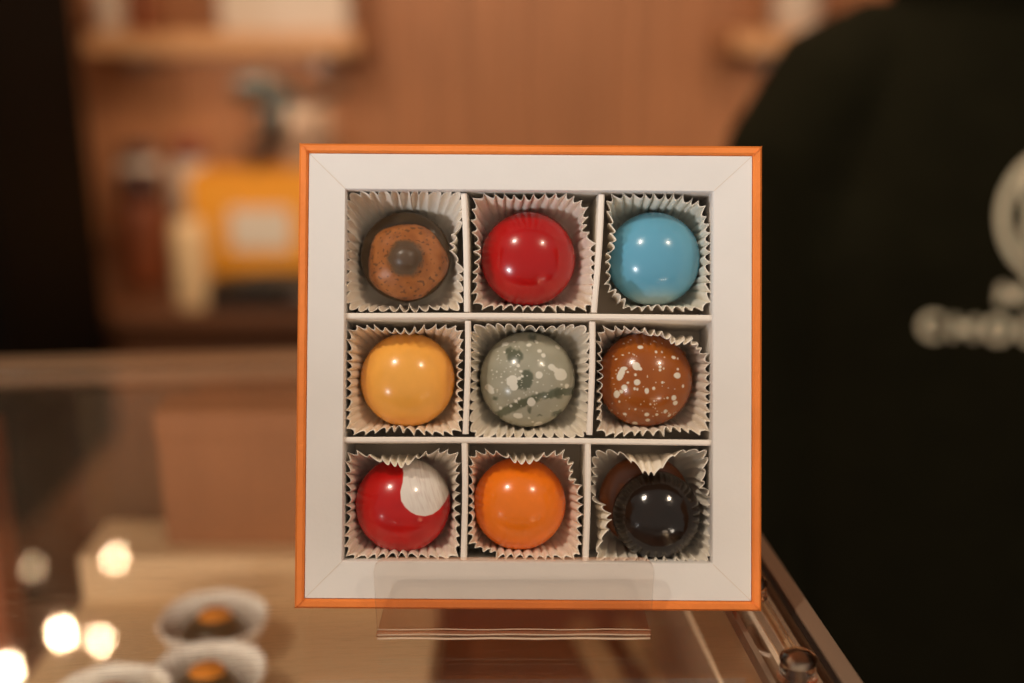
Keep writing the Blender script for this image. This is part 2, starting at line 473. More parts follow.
g_white += [(rnd.gauss(-18, 9), rnd.gauss(4, 12), rnd.uniform(.35, .7), rnd.uniform(.35, .6), 0) for _ in range(46)]
g_white += [(rnd.uniform(-30, 34), rnd.uniform(-34, 34), rnd.uniform(.3, .6), rnd.uniform(.3, .6), 0) for _ in range(40)]
g_dark = [(-12, 22, 7, 6.6, 0), (-17, 27, 4, 3, 30), (-2, 0, 6.2, 9.5, -15), (-7, -4, 6, 5, 0), (30, -13, 4.2, 4.6, 0), (28, -32, 5, 2.6, 15), (4, 40, 3.6, 3.4, 0),
          (2, -28, 2, 3, 0), (-30, -18, 2, 1.6, 0), (12, -34, 2, 1.2, 0)]
fw, fd = spot_fn(g_white, .7), spot_fn(g_dark, 2.2)
def pat_grey(u, w, z):
    px, py = u*46, w*46
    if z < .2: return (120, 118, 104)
    n = noise.noise(Vector((u*4, w*4, 1))); n2 = noise.noise(Vector((u*14, w*14, 2)))
    c = mixc((176, 172, 154), (152, 150, 132), .5+.5*n)
    # the smeared dark green line across the lower right
    ln = py-(-34+ .62*(px+28) - .0045*(px+28)**2*.9 + 2.0*n)
    wdt = 4.2+1.4*n2
    t = (1-sst(wdt*.6, wdt*1.25, abs(ln)))*sst(-34, -26, px)
    c = mixc(c, (80, 86, 66), .85*t)
    c = mixc(c, (72, 78, 60), .75*fd(px+2*n, py+2*n2))
    return mixc(c, (226, 222, 208), fw(px+.9*n2, py+.8*n))
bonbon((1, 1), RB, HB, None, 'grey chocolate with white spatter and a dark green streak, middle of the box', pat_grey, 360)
b_white = [(-7.5, 30.5, 2.7, 1.7, 5), (7, 26, 1.4, 1.2, 0), (12.5, 26, 1, 1, 0), (24, 21, 2.2, 1.5, -20), (28, 20, 1, 1, 0), (-12, 12.5, 3.6, 4, 20),
           (-9.5, 10.5, 3, 1.8, -20), (-26, 5, 3.1, 6.6, -22), (-23.5, 10, 3.2, 2, 10), (-11.5, -2.5, 3, 2.9, 0), (27, 4, 3.5, 2.8, -15), (-23, -7.5, 2.7, 2.8, 0),
           (-29.5, -14, 2.6, 3.7, 0), (-25.5, -11.5, 1.7, 1.8, 0), (-2.5, -10.5, 2.1, 2.8, 0), (4, -8, 1.5, 1.6, 0), (10, 12, 1.4, 1.3, 0), (10, 9, 1.3, 1.2, 0),
           (13.5, 10.5, .9, 1, 0), (24, -17, 2.5, 2.6, 0), (26, -22, 2.5, 2.2, 20), (33, -6, 1.3, 1.7, 0), (-1, -33, 2.5, 1.8, 0), (0.5, -38.5, 2.4, 1.5, 0),
           (8.5, -33, 1.5, 1.3, 0), (16.5, -30, 1.8, 2, 0), (21.5, -34, 2, 1.4, 40), (-10.5, -42, 2.8, 1.6, -15), (-21, -33, 1.9, 1.2, -20), (27.5, 10, 1.2, 1.1, 0),
           (12, -2.5, 1.2, 1.3, 0), (17.5, -17, 1.2, 1.2, 0), (-13, 4.5, 1.2, 1.4, 0), (-13.5, -8.5, 1.2, 1.5, 0), (-11, -9, 1, 1.3, 0), (-20, 7, 1, 1, 0),
           (-27, -21, 1, 1.2, 0), (-24, 23, 1.1, .7, 0), (-30, 19, 1.2, .7, 30), (-20, -3, 1.1, 1.1, 0), (5, -20, 1, .8, 0), (1.5, -23, .9, .9, 0), (-12, -28, 1, .9, 0)]
rnd = random.Random(9)
b_white += [(rnd.uniform(-34, 34), rnd.uniform(-36, 38), rnd.uniform(.35, .8), rnd.uniform(.35, .7), 0) for _ in range(64)]
fb = spot_fn(b_white, .6)
def pat_amber(u, w, z):
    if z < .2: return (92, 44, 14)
    n = noise.noise(Vector((u*2, w*2, 7))); n2 = noise.noise(Vector((u*9, w*9, 2)))
    c = mixc((168, 92, 24), (140, 68, 14), .5+.5*n)
    return mixc(c, (228, 218, 200), fb(u*46+.5*n2, w*46))
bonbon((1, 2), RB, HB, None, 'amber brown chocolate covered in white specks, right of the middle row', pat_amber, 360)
# red and white
PATCH = [(-7, 47), (-4, 38), (-1, 30), (-1.2, 22), (-3, 13), (-2, 5), (2, -1), (7, -5.5), (12, -8.3), (20, -10), (27, -8.5), (33, -4.5), (38, 2), (41, 9), (41.5, 18), (39.5, 27), (36, 35), (30, 47)]
def poly_sd(px, py, P):
    d, ins = 1e9, False
    for (x0, y0), (x1, y1) in zip(P, P[1:]+P[:1]):
        ex, ey = x1-x0, y1-y0
        t = max(0, min(1, ((px-x0)*ex+(py-y0)*ey)/(ex*ex+ey*ey)))
        d = min(d, math.hypot(px-x0-ex*t, py-y0-ey*t))
        if (y0 > py) != (y1 > py) and px < (x1-x0)*(py-y0)/(y1-y0)+x0: ins = not ins
    return -d if ins else d
def pat_rw(u, w, z):
    px, py = u*46, w*46
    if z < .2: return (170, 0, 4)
    n = noise.noise(Vector((u*3, w*3, 4)))
    streak = .5+.5*noise.noise(Vector((u*30+w*10, w*3.5-u*2, 9)))
    cw = mixc((238, 230, 222), (200, 180, 172), max(0, streak-.42)*1.3*sst(4, 18, px)*sst(0, 8, py+6))
    cr = mixc((206, 10, 6), (176, 0, 4), .5+.5*n)
    return mixc(cw, cr, sst(-.5, .6, poly_sd(px-4, py-3, PATCH)))
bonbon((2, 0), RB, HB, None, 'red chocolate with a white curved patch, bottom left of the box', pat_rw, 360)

# peaked brown chocolate: dark round base, rough brown cap, dark nub
cp = fp(406, 262, -.017)
pk = empty('chocolate'); pk.matrix_world = BM @ Matrix.Translation((cp.x, cp.y, FLOORZ+.0003))
tag(pk, 'peaked chocolate with rough orange-brown cap and dark tip on a dark round base', 'chocolate', 'chocolates in the orange-edged box')
M_dchoc = mat('dark_chocolate', (84, 66, 44), .38, coat=.25, noise_amt=.12, noise_scale=90)
M_bcap = mat('caramel_cap', (176, 102, 46), .4, coat=.35, noise_amt=.25, noise_scale=280, bump=.7, bump_scale=520)
M_nub = mat('dark_nub', (84, 62, 44), .32, coat=.5, noise_amt=.3, noise_scale=420, bump=.6, bump_scale=520)
bm = bmesh.new(); lathe(bm, [(.0110, .00005), (.0127, .002), (.0131, .006), (.0129, .0072), (.0122, .0084), (.009, .0088), (.0002, .0088)], 72, c=(0, .0010, 0)); fix(bm)
obj('base', bm, M_dchoc, pk, True)
bm = bmesh.new(); rows = []
capprof = [(.0100, .0082), (.0110, .0090), (.0113, .0104), (.0110, .0118), (.0104, .0129), (.0096, .0138), (.0087, .0145), (.0078, .0151), (.0070, .0156), (.0062, .0161),
           (.0055, .0166), (.0049, .0172), (.0043, .0179), (.0037, .0186), (.0030, .0192), (.0022, .0197), (.0013, .0200), (.0003, .0201)]
for (r_, z_) in capprof:
    row = []
    sft = sst(.009, .004, r_)
    for k in range(220):
        a = 2*PI*k/220
        f = 1+(.028*math.cos(5*a+.6)+.018*math.cos(3*a))*(1-sft)+.014*noise.noise(Vector((math.cos(a)*4, math.sin(a)*4, z_*600)))+.01*noise.noise(Vector((math.cos(a)*14, math.sin(a)*14, z_*1500)))
        row.append((r_*f*math.cos(a)*1.02+.0008+.0002*sft, r_*f*math.sin(a)*.97-.0008+.0004*sft, z_))
    rows.append(row)
fine = []
for a_, b_ in zip(rows, rows[1:]):
    for q in range(5):
        fine.append([tuple(x+(y-x)*q/5 for x, y in zip(p, p2)) for p, p2 in zip(a_, b_)])
fine.append(rows[-1]); rings(bm, fine); fix(bm)
lay = bm.loops.layers.float_color.new('pigment')
def pat_cap(p):
    rr = math.hypot(p.x-.0010, p.y+.0004)
    n = noise.noise(p*420); n2 = noise.noise(p*1100+Vector((3, 3, 3))); n3 = noise.noise(Vector((p.x*300, p.y*900, 2)))
    c = mixc((176, 108, 54), (140, 80, 36), .5+.6*n)
    c = mixc(c, (92, 56, 30), .8*sst(.28, .48, n2+.25*n3))
    return mixc((88, 68, 50), c, sst(.0040, .0060, rr+.0009*n+.0006*n2))
cc = {v: lin(pat_cap(v.co))+(1,) for v in bm.verts}
for f in bm.faces:
    for l in f.loops: l[lay] = cc[l.vert]
mcap = vcol_mat('caramel_cap', .38, .3)
obj('cap', bm, mcap, pk, True)

# glossy black ball on an amber base
cp = fp(645, 499, -.018)
gb = empty('chocolate'); gb.matrix_world = BM @ Matrix.Translation((cp.x, cp.y, FLOORZ+.0003))
tag(gb, 'glossy black ball chocolate on an amber base, bottom right of the box', 'chocolate', 'chocolates in the orange-edged box')
bm = bmesh.new(); lathe(bm, [(.0112, .00005), (.0128, .002), (.0133, .005), (.0131, .0064), (.0124, .0074), (.009, .0078), (.0002, .0078)], 72); fix(bm)
obj('base', bm, mat('amber_chocolate', (128, 66, 24), .35, coat=.3, noise_amt=.12, noise_scale=120), gb, True)
tp = fp(656, 513, -.0115)
bm = bmesh.new()
bmesh.ops.create_uvsphere(bm, u_segments=72, v_segments=48, radius=.0124)
for v in bm.verts:
    v.co.z *= .80
    n = noise.noise(v.co*130); v.co *= 1+.006*n
    v.co += Vector((tp.x-cp.x, tp.y-cp.y, .0160-.0030))
obj('ball', bm, mat('black_chocolate', (26, 15, 8), .15, coat=.15, noise_amt=.35, noise_scale=160, bump=.25, bump_scale=170), gb, True)

# ------------------------------------------------------------------ acrylic stand (one bent sheet: back rest, base, front lip)
st = empty('display_stand', (0, .2770, 0))
tag(st, 'small clear acrylic easel stand holding the chocolate box, front lip showing', 'display stand')
TH = .0020
LIPY = .0  # front face, local
def sheet_rounded(w0, w1, h, rc, th, n=8):
    """rounded top sheet in xz, thickness along +y"""
    pts = [(-w0, 0), (w0, 0)]
    for k in range(n+1):
        a = R(90*k/n); pts.append((w1-rc+rc*math.cos(a), h-rc+rc*math.sin(a)))
    for k in range(n+1):
        a = R(90+90*k/n); pts.append((-w1+rc+rc*math.cos(a), h-rc+rc*math.sin(a)))
    bm = bmesh.new()
    rings(bm, [[(x, 0, z) for x, z in pts], [(x, th, z) for x, z in pts]])
    for f in bm.faces:
        if len(f.verts) == 4: f.material_index = 1
    fix(bm); return bm
M_rim = mat('lip_edge', (246, 184, 146), .12, coat=.6)
M_rim.node_tree.nodes['Principled BSDF'].inputs['Alpha'].default_value = .32
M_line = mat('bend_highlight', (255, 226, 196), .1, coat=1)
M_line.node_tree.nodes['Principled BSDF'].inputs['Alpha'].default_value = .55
lw = .0378
o = obj('front_lip', sheet_rounded(lw*.99, lw, .0224, .0035, TH), [M_acrylic, M_rim], st, loc=(.0005, -.0012, .0046))
bm = bmesh.new()  # base with the rounded bend at the front
rows = []
for x in (-lw, lw):
    rr = []
    for (y, z) in [(.052, .0), (.026, .0), (.0026, .0020), (.0008, .0025), (-.0006, .0034), (-.0012, .0044), (.0008, .0044), (.0010, .0040), (.0018, .0034), (.0030, .0031), (.026, .0012), (.052, .0012)]:
        rr.append((x+.0005, y, z+.0001))
    rows.append(rr)
rings(bm, rows); fix(bm)
for f in bm.faces:
    if len(f.verts) > 4: f.material_index = 1
M_bend = clear('acrylic_bend', (.99, .96, .94), .08, boost=2.5)
bs_ = obj('base', bm, [M_bend, M_rim], st)
for y_, z_, r_ in ((-.0008, .0032, .00032), (-.0011, .0046, .00020), (.0002, .0054, .00016)):  # pale tubes imitate light streaks caught by the acrylic bend
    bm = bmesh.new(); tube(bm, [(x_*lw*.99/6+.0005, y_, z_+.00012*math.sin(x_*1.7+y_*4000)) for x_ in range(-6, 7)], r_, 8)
    obj('bend_glint', bm, M_line, bs_, True)
# back rest leaning against the box's back
bm = bmesh.new()
Mb = Matrix.Translation((.0005, .0320, .0013)) @ Matrix.Rotation(-REC, 4, 'X')
box(bm, -.030, .030, 0, .0018, 0, .080, M=Mb); 
obj('back_rest', bm, M_acrylic, st, bevel=.0004)

# ------------------------------------------------------------------ display case
YAW = R(5.4)
rotc = Matrix.Rotation(YAW, 4, 'Z')
# right-hand outer edge passes the point (.0847,.3... ) : computed from the picture's vanishing lines
def ground(px, py, z=0.0):
    r_, u_ = (px-512)/1138, (341-py)/1138
    c, s = math.cos(R(16.5)), math.sin(R(16.5))
    d = Vector((r_, c+u_*s, -s+u_*c)); t = (z-CAMZ)/d.z
    return Vector((d.x*t, d.y*t, z))
E1 = ground(865, 683)
case = empty('display_case', (E1.x, E1.y, 0), (0, 0, YAW))
tag(case, 'clear acrylic display case under the box, with scratched top and polished right edge', 'display case')
inv = (Matrix.Translation((E1.x, E1.y, 0)) @ rotc).inverted()
def cl(px, py, z=0): return inv @ ground(px, py, z)
yb = cl(150, 352).y
xi = cl(775, 683).x      # inner seam
XL, YF = -1.10, -.30
CB = -.135               # case floor
x_gap0, x_gap1 = cl(838, 683).x, cl(843, 683).x
# the seam: main lid sheet ends, a border sheet runs on to the edge
obj('top_lid', BX(XL, xi-.0012, YF, yb-.022, -.004, 0), M_top, case)
obj('lid_edge', BX(xi-.0011, xi+.0005, YF, yb-.022, -.004, .0), M_edge, case)
obj('border_panel', BX(xi+.0007, x_gap0-.0002, YF, yb-.022, -.005, -.0012), M_pane, case)
obj('edge_groove', BX(x_gap0, x_gap1, YF, yb, -.006, -.0008), M_gap, case)
obj('side_edge', BX(x_gap1+.0002, 0, YF, yb, CB, 0), [M_edge], case, bevel=.0006)
obj('rear_rail', BX(XL, xi, yb-.0215, yb, -.010, .0), M_rail, case, bevel=.001)
fl = obj('fill_rail', BX(XL, xi-.002, .125-E1.y, .150-E1.y, -.014, -.0045), M_rail, case, bevel=.001)  # unseen rail added only to carry the case fill light
l = bpy.data.lights.new('case_fill', 'AREA'); l.shape = 'RECTANGLE'; l.size = .9; l.size_y = .012; l.energy = 2.2; l.color = (1, .86, .70)  # added fill light that brightens the trays
lo = bpy.data.objects.new('case_fill', l); C.objects.link(lo); lo.parent = fl
lo.location = ((XL+xi)/2+.15, .1375-E1.y, -.0150); lo.rotation_euler = (R(42), 0, 0)
obj('back_panel', BX(XL, x_gap0, yb-.006, yb-.002, CB, -.011), M_pane, case)
obj('case_floor', BX(XL, x_gap0, YF, yb-.007, CB-.02, CB), M_wood_dk, case)
obj('lower_body', BX(XL, -.001, YF, yb, -1.25, CB-.021), M_counter, case)
obj('side_ledge', BX(xi+.001, x_gap0-.0004, YF, yb-.03, -.0335, -.0305), M_cream, case)
# bright highlight lines under the border, built as pale strips
xa, xb = cl(822, 683).x, cl(826, 683).x
M_strip = mat('highlight_pale', (246, 224, 196), .2, metal=0, coat=.5, noise_amt=.1, noise_scale=20)
obj('highlight_strip', BX(xa, xa+.0012, YF, yb-.03, -.008, -.0052), M_strip, case, bevel=.0003)
obj('highlight_strip', BX(xa-.0042, xa-.0036, YF, yb-.03, -.008, -.0052), M_strip, case, bevel=.0002)
obj('highlight_strip', BX(xb+.0008, xb+.0013, YF, yb-.03, -.006, -.0052), M_strip, case, bevel=.0002)

def knob(px, py, s=1.0):
    p = cl(px, py)
    bm = bmesh.new()
    lathe(bm, [(.0036, 0), (.0040, .0004), (.0041, .0012), (.0038, .0018), (.0035, .0021), (.0037, .0025), (.0037, .0032), (.0033, .0036), (.0030, .0040)], 40); fix(bm)
    k = obj('screw_cap', bm, M_knob, case, True, loc=(p.x, p.y, -.0011))
    k.scale = (s, s, s)
    bm = bmesh.new()
    lathe(bm, [(.0030, .0040), (.0036, .0044), (.0038, .0050), (.0036, .0057), (.0028, .0063), (.0015, .0066), (.0002, .0067)], 40)
    fix(bm); obj('cap_head', bm, M_knob, k, True)
    bm = bmesh.new()
    lathe(bm, [(.0014, .0002), (.0014, .0036), (.0022, .0042), (.0012, .0046), (.0002, .0046)], 16)
    fix(bm); obj('screw', bm, M_metal, k, True)
knob(797, 677, 1.3)
knob(754, 594, 1.0)

# inside the case -----------------------------------------------------------
def case_box(name, x0, x1, y0, y1, z0, z1, m, label, cat, rz=0, group=None, bevel=.0015):
    e = obj(name, BX(-(x1-x0)/2, (x1-x0)/2, -(y1-y0)/2, (y1-y0)/2, 0, z1-z0), m, None, bevel=bevel)
    e.location = ((x0+x1)/2, (y0+y1)/2, z0); e.rotation_euler = (0, 0, rz)
    tag(e, label, cat, group); return e
# stepped cream riser: L profile extruded along x
bm = bmesh.new()
prof = [(.300, 0), (.300, .030), (.488, .030), (.488, .053), (.530, .053), (.530, 0)]
rings(bm, [[(-.206, y, z) for y, z in prof], [(-.035, y, z) for y, z in prof]]); fix(bm)
rs = obj('display_riser', bm, M_cream, None, loc=(0, 0, CB+.0005), bevel=.001)
tag(rs, 'stepped cream display riser inside the case left of the box', 'display riser')
def crate(name, x0, x1, y0, y1, z0, z1, m, mlid, label, cat, rz=0):
    e = empty(name, ((x0+x1)/2, (y0+y1)/2, z0), (0, 0, rz)); tag(e, label, cat)
    w, d, h = (x1-x0)/2, (y1-y0)/2, z1-z0
    obj('body', BX(-w+.0008, w-.0008, -d+.0008, d-.0008, 0, h*.8), m, e, bevel=.0006)
    obj('lid', BX(-w, w, -d, d, h*.8+.0001, h), mlid, e, bevel=.0008)
    return e
crate('carton', -.168, -.045, .500, .527, CB+.0540, -.0125, M_kraft, M_kraft, 'brown kraft carton on the upper step of the cream riser', 'carton')
crate('carton', -.217, -.158, .5355, .5435, CB+.0005, -.014, M_olive, M_olive, 'thin dark olive carton standing behind the left end of the cream riser', 'carton', rz=YAW)
crate('carton', -.400, -.238, .478, .500, CB+.0005, -.014, M_redbrown, M_redbrown, 'russet brown carton at the far left of the case', 'carton')

# chocolates in white cups on the lower step
def case_choc(px, py, lab_c, lab_p, k):
    zf = CB+.031
    p = ground(px, py, zf+.014)
    bmu = cup_mesh(.0235, .0235, .0125, .019, n=40, amp=.0007, seed=40+k, bumps=((60+90*k, 40, .002, .001),), power=2.3)
    o = obj('paper_cup', bmu, mat('white_paper_%d' % k, (252, 248, 240), .5, bump=.05), None, True)
    o.location = (p.x, p.y, zf+.0193)
    so = o.modifiers.new('thickness', 'SOLIDIFY'); so.thickness = .0003; so.offset = 0
    tag(o, lab_p, 'paper cup', 'paper cups inside the case')
    bm = bmesh.new()
    lathe(bm, [(.0100, 0), (.0122, .002), (.0128, .006), (.0118, .0105), (.0090, .0142), (.0050, .0160), (.0004, .0166)], 48); fix(bm)
    c = obj('chocolate', bm, mat('green_chocolate_%d' % k, (46, 48, 26), .3, coat=.4, noise_amt=.3, noise_scale=90), None, True)
    c.location = (p.x, p.y, zf+.0008); c.scale = (1.2, 1.2, 1.1)
    tag(c, lab_c, 'chocolate', 'dark green chocolates inside the case')
    bm = bmesh.new()
    lathe(bm, [(.0062, .0148), (.0060, .0158), (.0050, .0170), (.0028, .0178), (.0003, .0180)], 32, c=(0, .002, 0)); fix(bm)
    obj('topping', bm, mat('orange_topping_%d' % k, (226, 140, 36), .5, noise_amt=.2, noise_scale=200), c, True)['label'] = 'round orange topping'
case_choc(214, 626, 'dark green chocolate with an orange dot in the case, the farthest of three', 'flared white paper cup inside the case, the farthest of three', 0)
case_choc(206, 683, 'dark green chocolate with an orange dot in the case, directly in front of the farthest', 'flared white paper cup inside the case, directly in front of the farthest', 1)
case_choc(110, 707, 'dark green chocolate in the case, leftmost and cut by the photo bottom', 'flared white paper cup inside the case, leftmost and cut by the photo bottom', 2)
zf_ = CB+.0005; p = ground(347, 684, zf_+.008)  # white drop added in place of a bright round glow
bm = bmesh.new(); lathe(bm, [(.0070, 0), (.0082, .002), (.0080, .005), (.0062, .008), (.0034, .010), (.0003, .011)], 32); fix(bm)
d = obj('chocolate', bm, mat('glow_white', (250, 240, 222), .35, coat=.3, noise_amt=.02), None, True, loc=(p.x, p.y, zf_)); tag(d, 'small round white drop on the case floor, added in place of a round glow', 'chocolate')
# pale round dish under the border panel, right
p = ground(779, 634, -.025)
bm = bmesh.new()
lathe(bm, [(.006, 0), (.007, .0006), (.0105, .0030), (.0112, .0036), (.0108, .0040), (.007, .0018), (.0003, .0014)], 56); fix(bm)
d = obj('dish', bm, M_ceramic, None, True, loc=(p.x, p.y, -.0303)); tag(d, 'small round pale dish inside the case under the right border', 'dish')
# long cream biscuits / bars
for k, (px, w, lab) in enumerate(((694, .008, 'narrow tan divider bar in the case right of the stand'), (640, .012, 'wide tan divider bar in the case below the stand'))):
    p = ground(px, 668, -.10)
    e = obj('divider_bar', BX(-w/2, w/2, -.05, .09, 0, .008), M_tan, None, bevel=.001)
    e.location = (p.x, p.y, CB+.001); e.rotation_euler = (0, 0, YAW+R(8)); tag(e, lab, 'divider bar')

# ------------------------------------------------------------------ room
FZ = -1.25
def struct(name, bm, m, **k): return tag(obj(name, bm, m, None, **k), kind='structure')
struct('floor', BX(-2.6, 2.8, -2.5, 2.75, FZ-.05, FZ), M_floor)
struct('ceiling', BX(-2.6, 2.8, 0, 2.75, 1.6, 1.65), M_plaster)
bm = bmesh.new()
box(bm, -2.6, 2.8, 2.66, 2.75, FZ+.001, 1.599)
x = -2.595
while x < 2.78:
    box(bm, x, x+.052, 2.630, 2.6599, FZ+.001, 1.599); x += .066
struct('wall_back', bm, M_wood)
struct('wall_left', BX(-2.7, -2.601, -1.2, 2.75, FZ, 1.6), M_wood)
struct('wall_right', BX(2.801, 2.9, -1.2, 2.75, FZ, 1.6), M_wood)

# tall black cabinet at left
p = ground(65, 0, .1) if False else None
xe = -.690
kab = empty('cabinet', (xe-.30, 1.52, FZ))
tag(kab, 'tall black cabinet filling the left edge behind the case', 'cabinet')
obj('carcass', BX(-.30, .300, -.02, .35, .0005, 1.8), M_black, kab, bevel=.004)
obj('door', BX(-.296, .296, -.042, -.0205, .02, 1.78), M_black, kab, bevel=.003)
bm = bmesh.new(); tube(bm, [(-.24, -.043, 1.0), (-.24, -.075, 1.01), (-.24, -.075, 1.39), (-.24, -.043, 1.40)], .006, 10); obj('handle', bm, M_metal, kab, True)

# back counter
CZ = -.35
bc = empty('back_counter', (0, 2.2, FZ)); tag(bc, 'dark wooden back counter along the slatted wall', 'counter')
obj('body', BX(-1.6, 1.6, -.24, .41, .0005, -FZ+CZ-.03), M_counter, bc, bevel=.003)
obj('worktop', BX(-1.62, 1.62, -.28, .425, -FZ+CZ-.0299, -FZ+CZ), M_counter, bc, bevel=.003)
for k in range(5):
    obj('door', BX(-1.58+k*.635, -1.58+k*.635+.62, -.258, -.2405, .08, .82), M_counter, bc, bevel=.003)

def at(px, py, Y):
    r_, u_ = (px-512)/1138, (341-py)/1138
    c, s = math.cos(R(16.5)), math.sin(R(16.5))
    d = Vector((r_, c+u_*s, -s+u_*c)); t = Y/d.y
    return Vector((d.x*t, Y, CAMZ+d.z*t))
# shelves on the back wall
def shelf(x0, x1, z, label):
    e = empty('wall_shelf', ((x0+x1)/2, 2.50, z)); tag(e, label, 'shelf')
    w = (x1-x0)/2
    obj('board', BX(-w, w, -.13, .129, -.040, 0), M_wood_lt, e, bevel=.003)
    for s in (-1, 1):
        obj('bracket', BX(s*(w-.08)-.01, s*(w-.08)+.01, -.10, .129, -.075, -.0401), M_metal, e, bevel=.002)
    st_ = obj('fill_strip', BX(-w+.10, w-.10, -.115, -.095, -.048, -.0402), M_ceramic, e, bevel=.001)  # strip added to carry the fill light below the board
    l = bpy.data.lights.new('shelf_fill', 'AREA'); l.shape = 'RECTANGLE'; l.size = 2*w-.22; l.size_y = .015; l.energy = 1.1*w/.3; l.color = (1, .78, .56)  # added fill light that lifts the shade under the shelf
    lo = bpy.data.objects.new('shelf_fill', l); C.objects.link(lo); lo.parent = st_; lo.location = (0, -.105, -.0490); lo.rotation_euler = (R(35), 0, 0)
    return e
zt = at(200, 33, 2.37).z
shelf(at(88, 30, 2.4).x, at(358, 30, 2.4).x, zt, 'pale wooden wall shelf at upper left above the amber bag')
shelf(at(735, 30, 2.4).x, 1.35, at(780, 32, 2.37).z, 'pale wooden wall shelf at right behind the person')
# on the shelf
e = empty('gift_box', (at(288, 0, 2.46).x, 2.46, zt)); tag(e, 'whitish gift box standing on the upper left wall shelf', 'box')
obj('body', BX(-.13, .13, -.06, .06, .0005, .15), M_ceramic, e, bevel=.003)
obj('lid', BX(-.133, .133, -.063, .063, .1501, .185), M_ceramic, e, bevel=.003)
def jar(px, Y, z0, r_, h, m, ml, label, grp=None, lidh=.03, name='jar', cat='jar'):
    e = empty(name, (at(px, 100, Y).x, Y, z0)); tag(e, label, cat, grp)
    bm = bmesh.new(); lathe(bm, [(r_*.9, .0005), (r_, .008), (r_, h*.8), (r_*.96, h*.92), (r_*.8, h)], 40); fix(bm)
    obj('body', bm, m, e, True)
    if ml:
        bm = bmesh.new(); lathe(bm, [(r_*.84, h+.0005), (r_*.86, h+lidh*.5), (r_*.84, h+lidh), (r_*.1, h+lidh+.004)], 40); fix(bm)
        obj('lid', bm, ml, e, True)
jar(118, 2.45, zt, .030, .10, M_ceramic, M_liddark, 'small pale jar at the left end of the upper left shelf')
jar(152, 2.45, zt, .024, .09, M_redbrown, M_liddark, 'small russet jar on the upper left shelf')
zr_ = at(780, 32, 2.37).z
jar(790, 2.45, zr_, .05, .14, M_ceramic, M_liddark, 'pale jar on the right wall shelf near the person')

# amber bag with label and rope handles
def bag(px0, px1, pyt, Y, label, m, tagit=True, tilt=0):
    a = at(px0, pyt, Y); b = at(px1, pyt, Y); z0 = CZ+.0005
    w = (b.x-a.x)/2; h = a.z-z0
    e = empty('gift_bag', ((a.x+b.x)/2, Y, z0), (0, 0, tilt)); tag(e, label, 'bag')
    bm = bmesh.new()
    d = .055
    rows = []
    for (f, dd) in ((0, 1), (.5, .97), (.95, .80), (1, .78)):
        rows.append([(-w, -d*dd, h*f), (w, -d*dd, h*f), (w*(1-.02*f), 0, h*f), (w, d*dd, h*f), (-w, d*dd, h*f), (-w*(1-.02*f), 0, h*f)])
    rings(bm, rows, True, True, False); fix(bm)
    o = obj('body', bm, m, e); so = o.modifiers.new('t', 'SOLIDIFY'); so.thickness = .001
    for s in (-1, 1):
        bm = bmesh.new()
        tube(bm, [(w*.4*math.cos(R(a_)), s*d*.72, h*.93+.085*math.sin(R(a_))) for a_ in range(0, 181, 15)], .003, 8)
        obj('handle', bm, M_liddark, e, True)
    return e, w, h, d
e, w, h, d_ = bag(193, 400, 170, 2.20, 'amber yellow gift bag with a white label on the back counter', M_bag)
lb0 = at(228, 208, 2.14); lb1 = at(292, 250, 2.14)
obj('paper_label', BX(lb0.x-e.location.x, lb1.x-e.location.x, -.0575, -.0565, lb1.z-CZ, lb0.z-CZ), M_label, e)['label'] = 'white paper label'

# black rounded case in front of bag
xb0 = at(203, 340, 2.0).x; xb1 = at(420, 340, 2.0).x
e = empty('storage_case', ((xb0+xb1)/2, 2.02, CZ+.0005)); tag(e, 'black round-topped case in front of the amber bag', 'storage case')
bm = bmesh.new(); w = (xb1-xb0)/2
prof = [(w*math.cos(R(a_))*1.0, .022+.024*max(0, math.sin(R(a_)))**.7) for a_ in range(0, 181, 10)]
prof = [(w, 0.0)]+prof+[(-w, 0.0)]
rings(bm, [[(x, -.06, z) for x, z in prof], [(x, .06, z) for x, z in prof]]); fix(bm)
obj('body', bm, M_blackm, e, bevel=.004)
bm = bmesh.new(); tube(bm, [(-.04, -.062, .03), (-.03, -.072, .03), (.03, -.072, .03), (.04, -.062, .03)], .004, 8); obj('handle', bm, M_metal, e, True)

jar(178, 1.975, CZ, .031, .157, M_creamwax, None, 'tall cream cylinder left of the amber bag', name='candle', cat='candle')
jar(132, 2.16, CZ, .045, .165, M_redbrown, M_liddark, 'russet jar beside the black cabinet', lidh=.05)
jar(133, 2.40, CZ, .048, .21, M_ceramic, M_liddark, 'large whitish jar with dark lid near the black cabinet', lidh=.03)
jar(183, 2.40, CZ, .040, .21, M_ceramic, M_lidred, 'whitish jar with dark red lid behind the cream cylinder', lidh=.035)

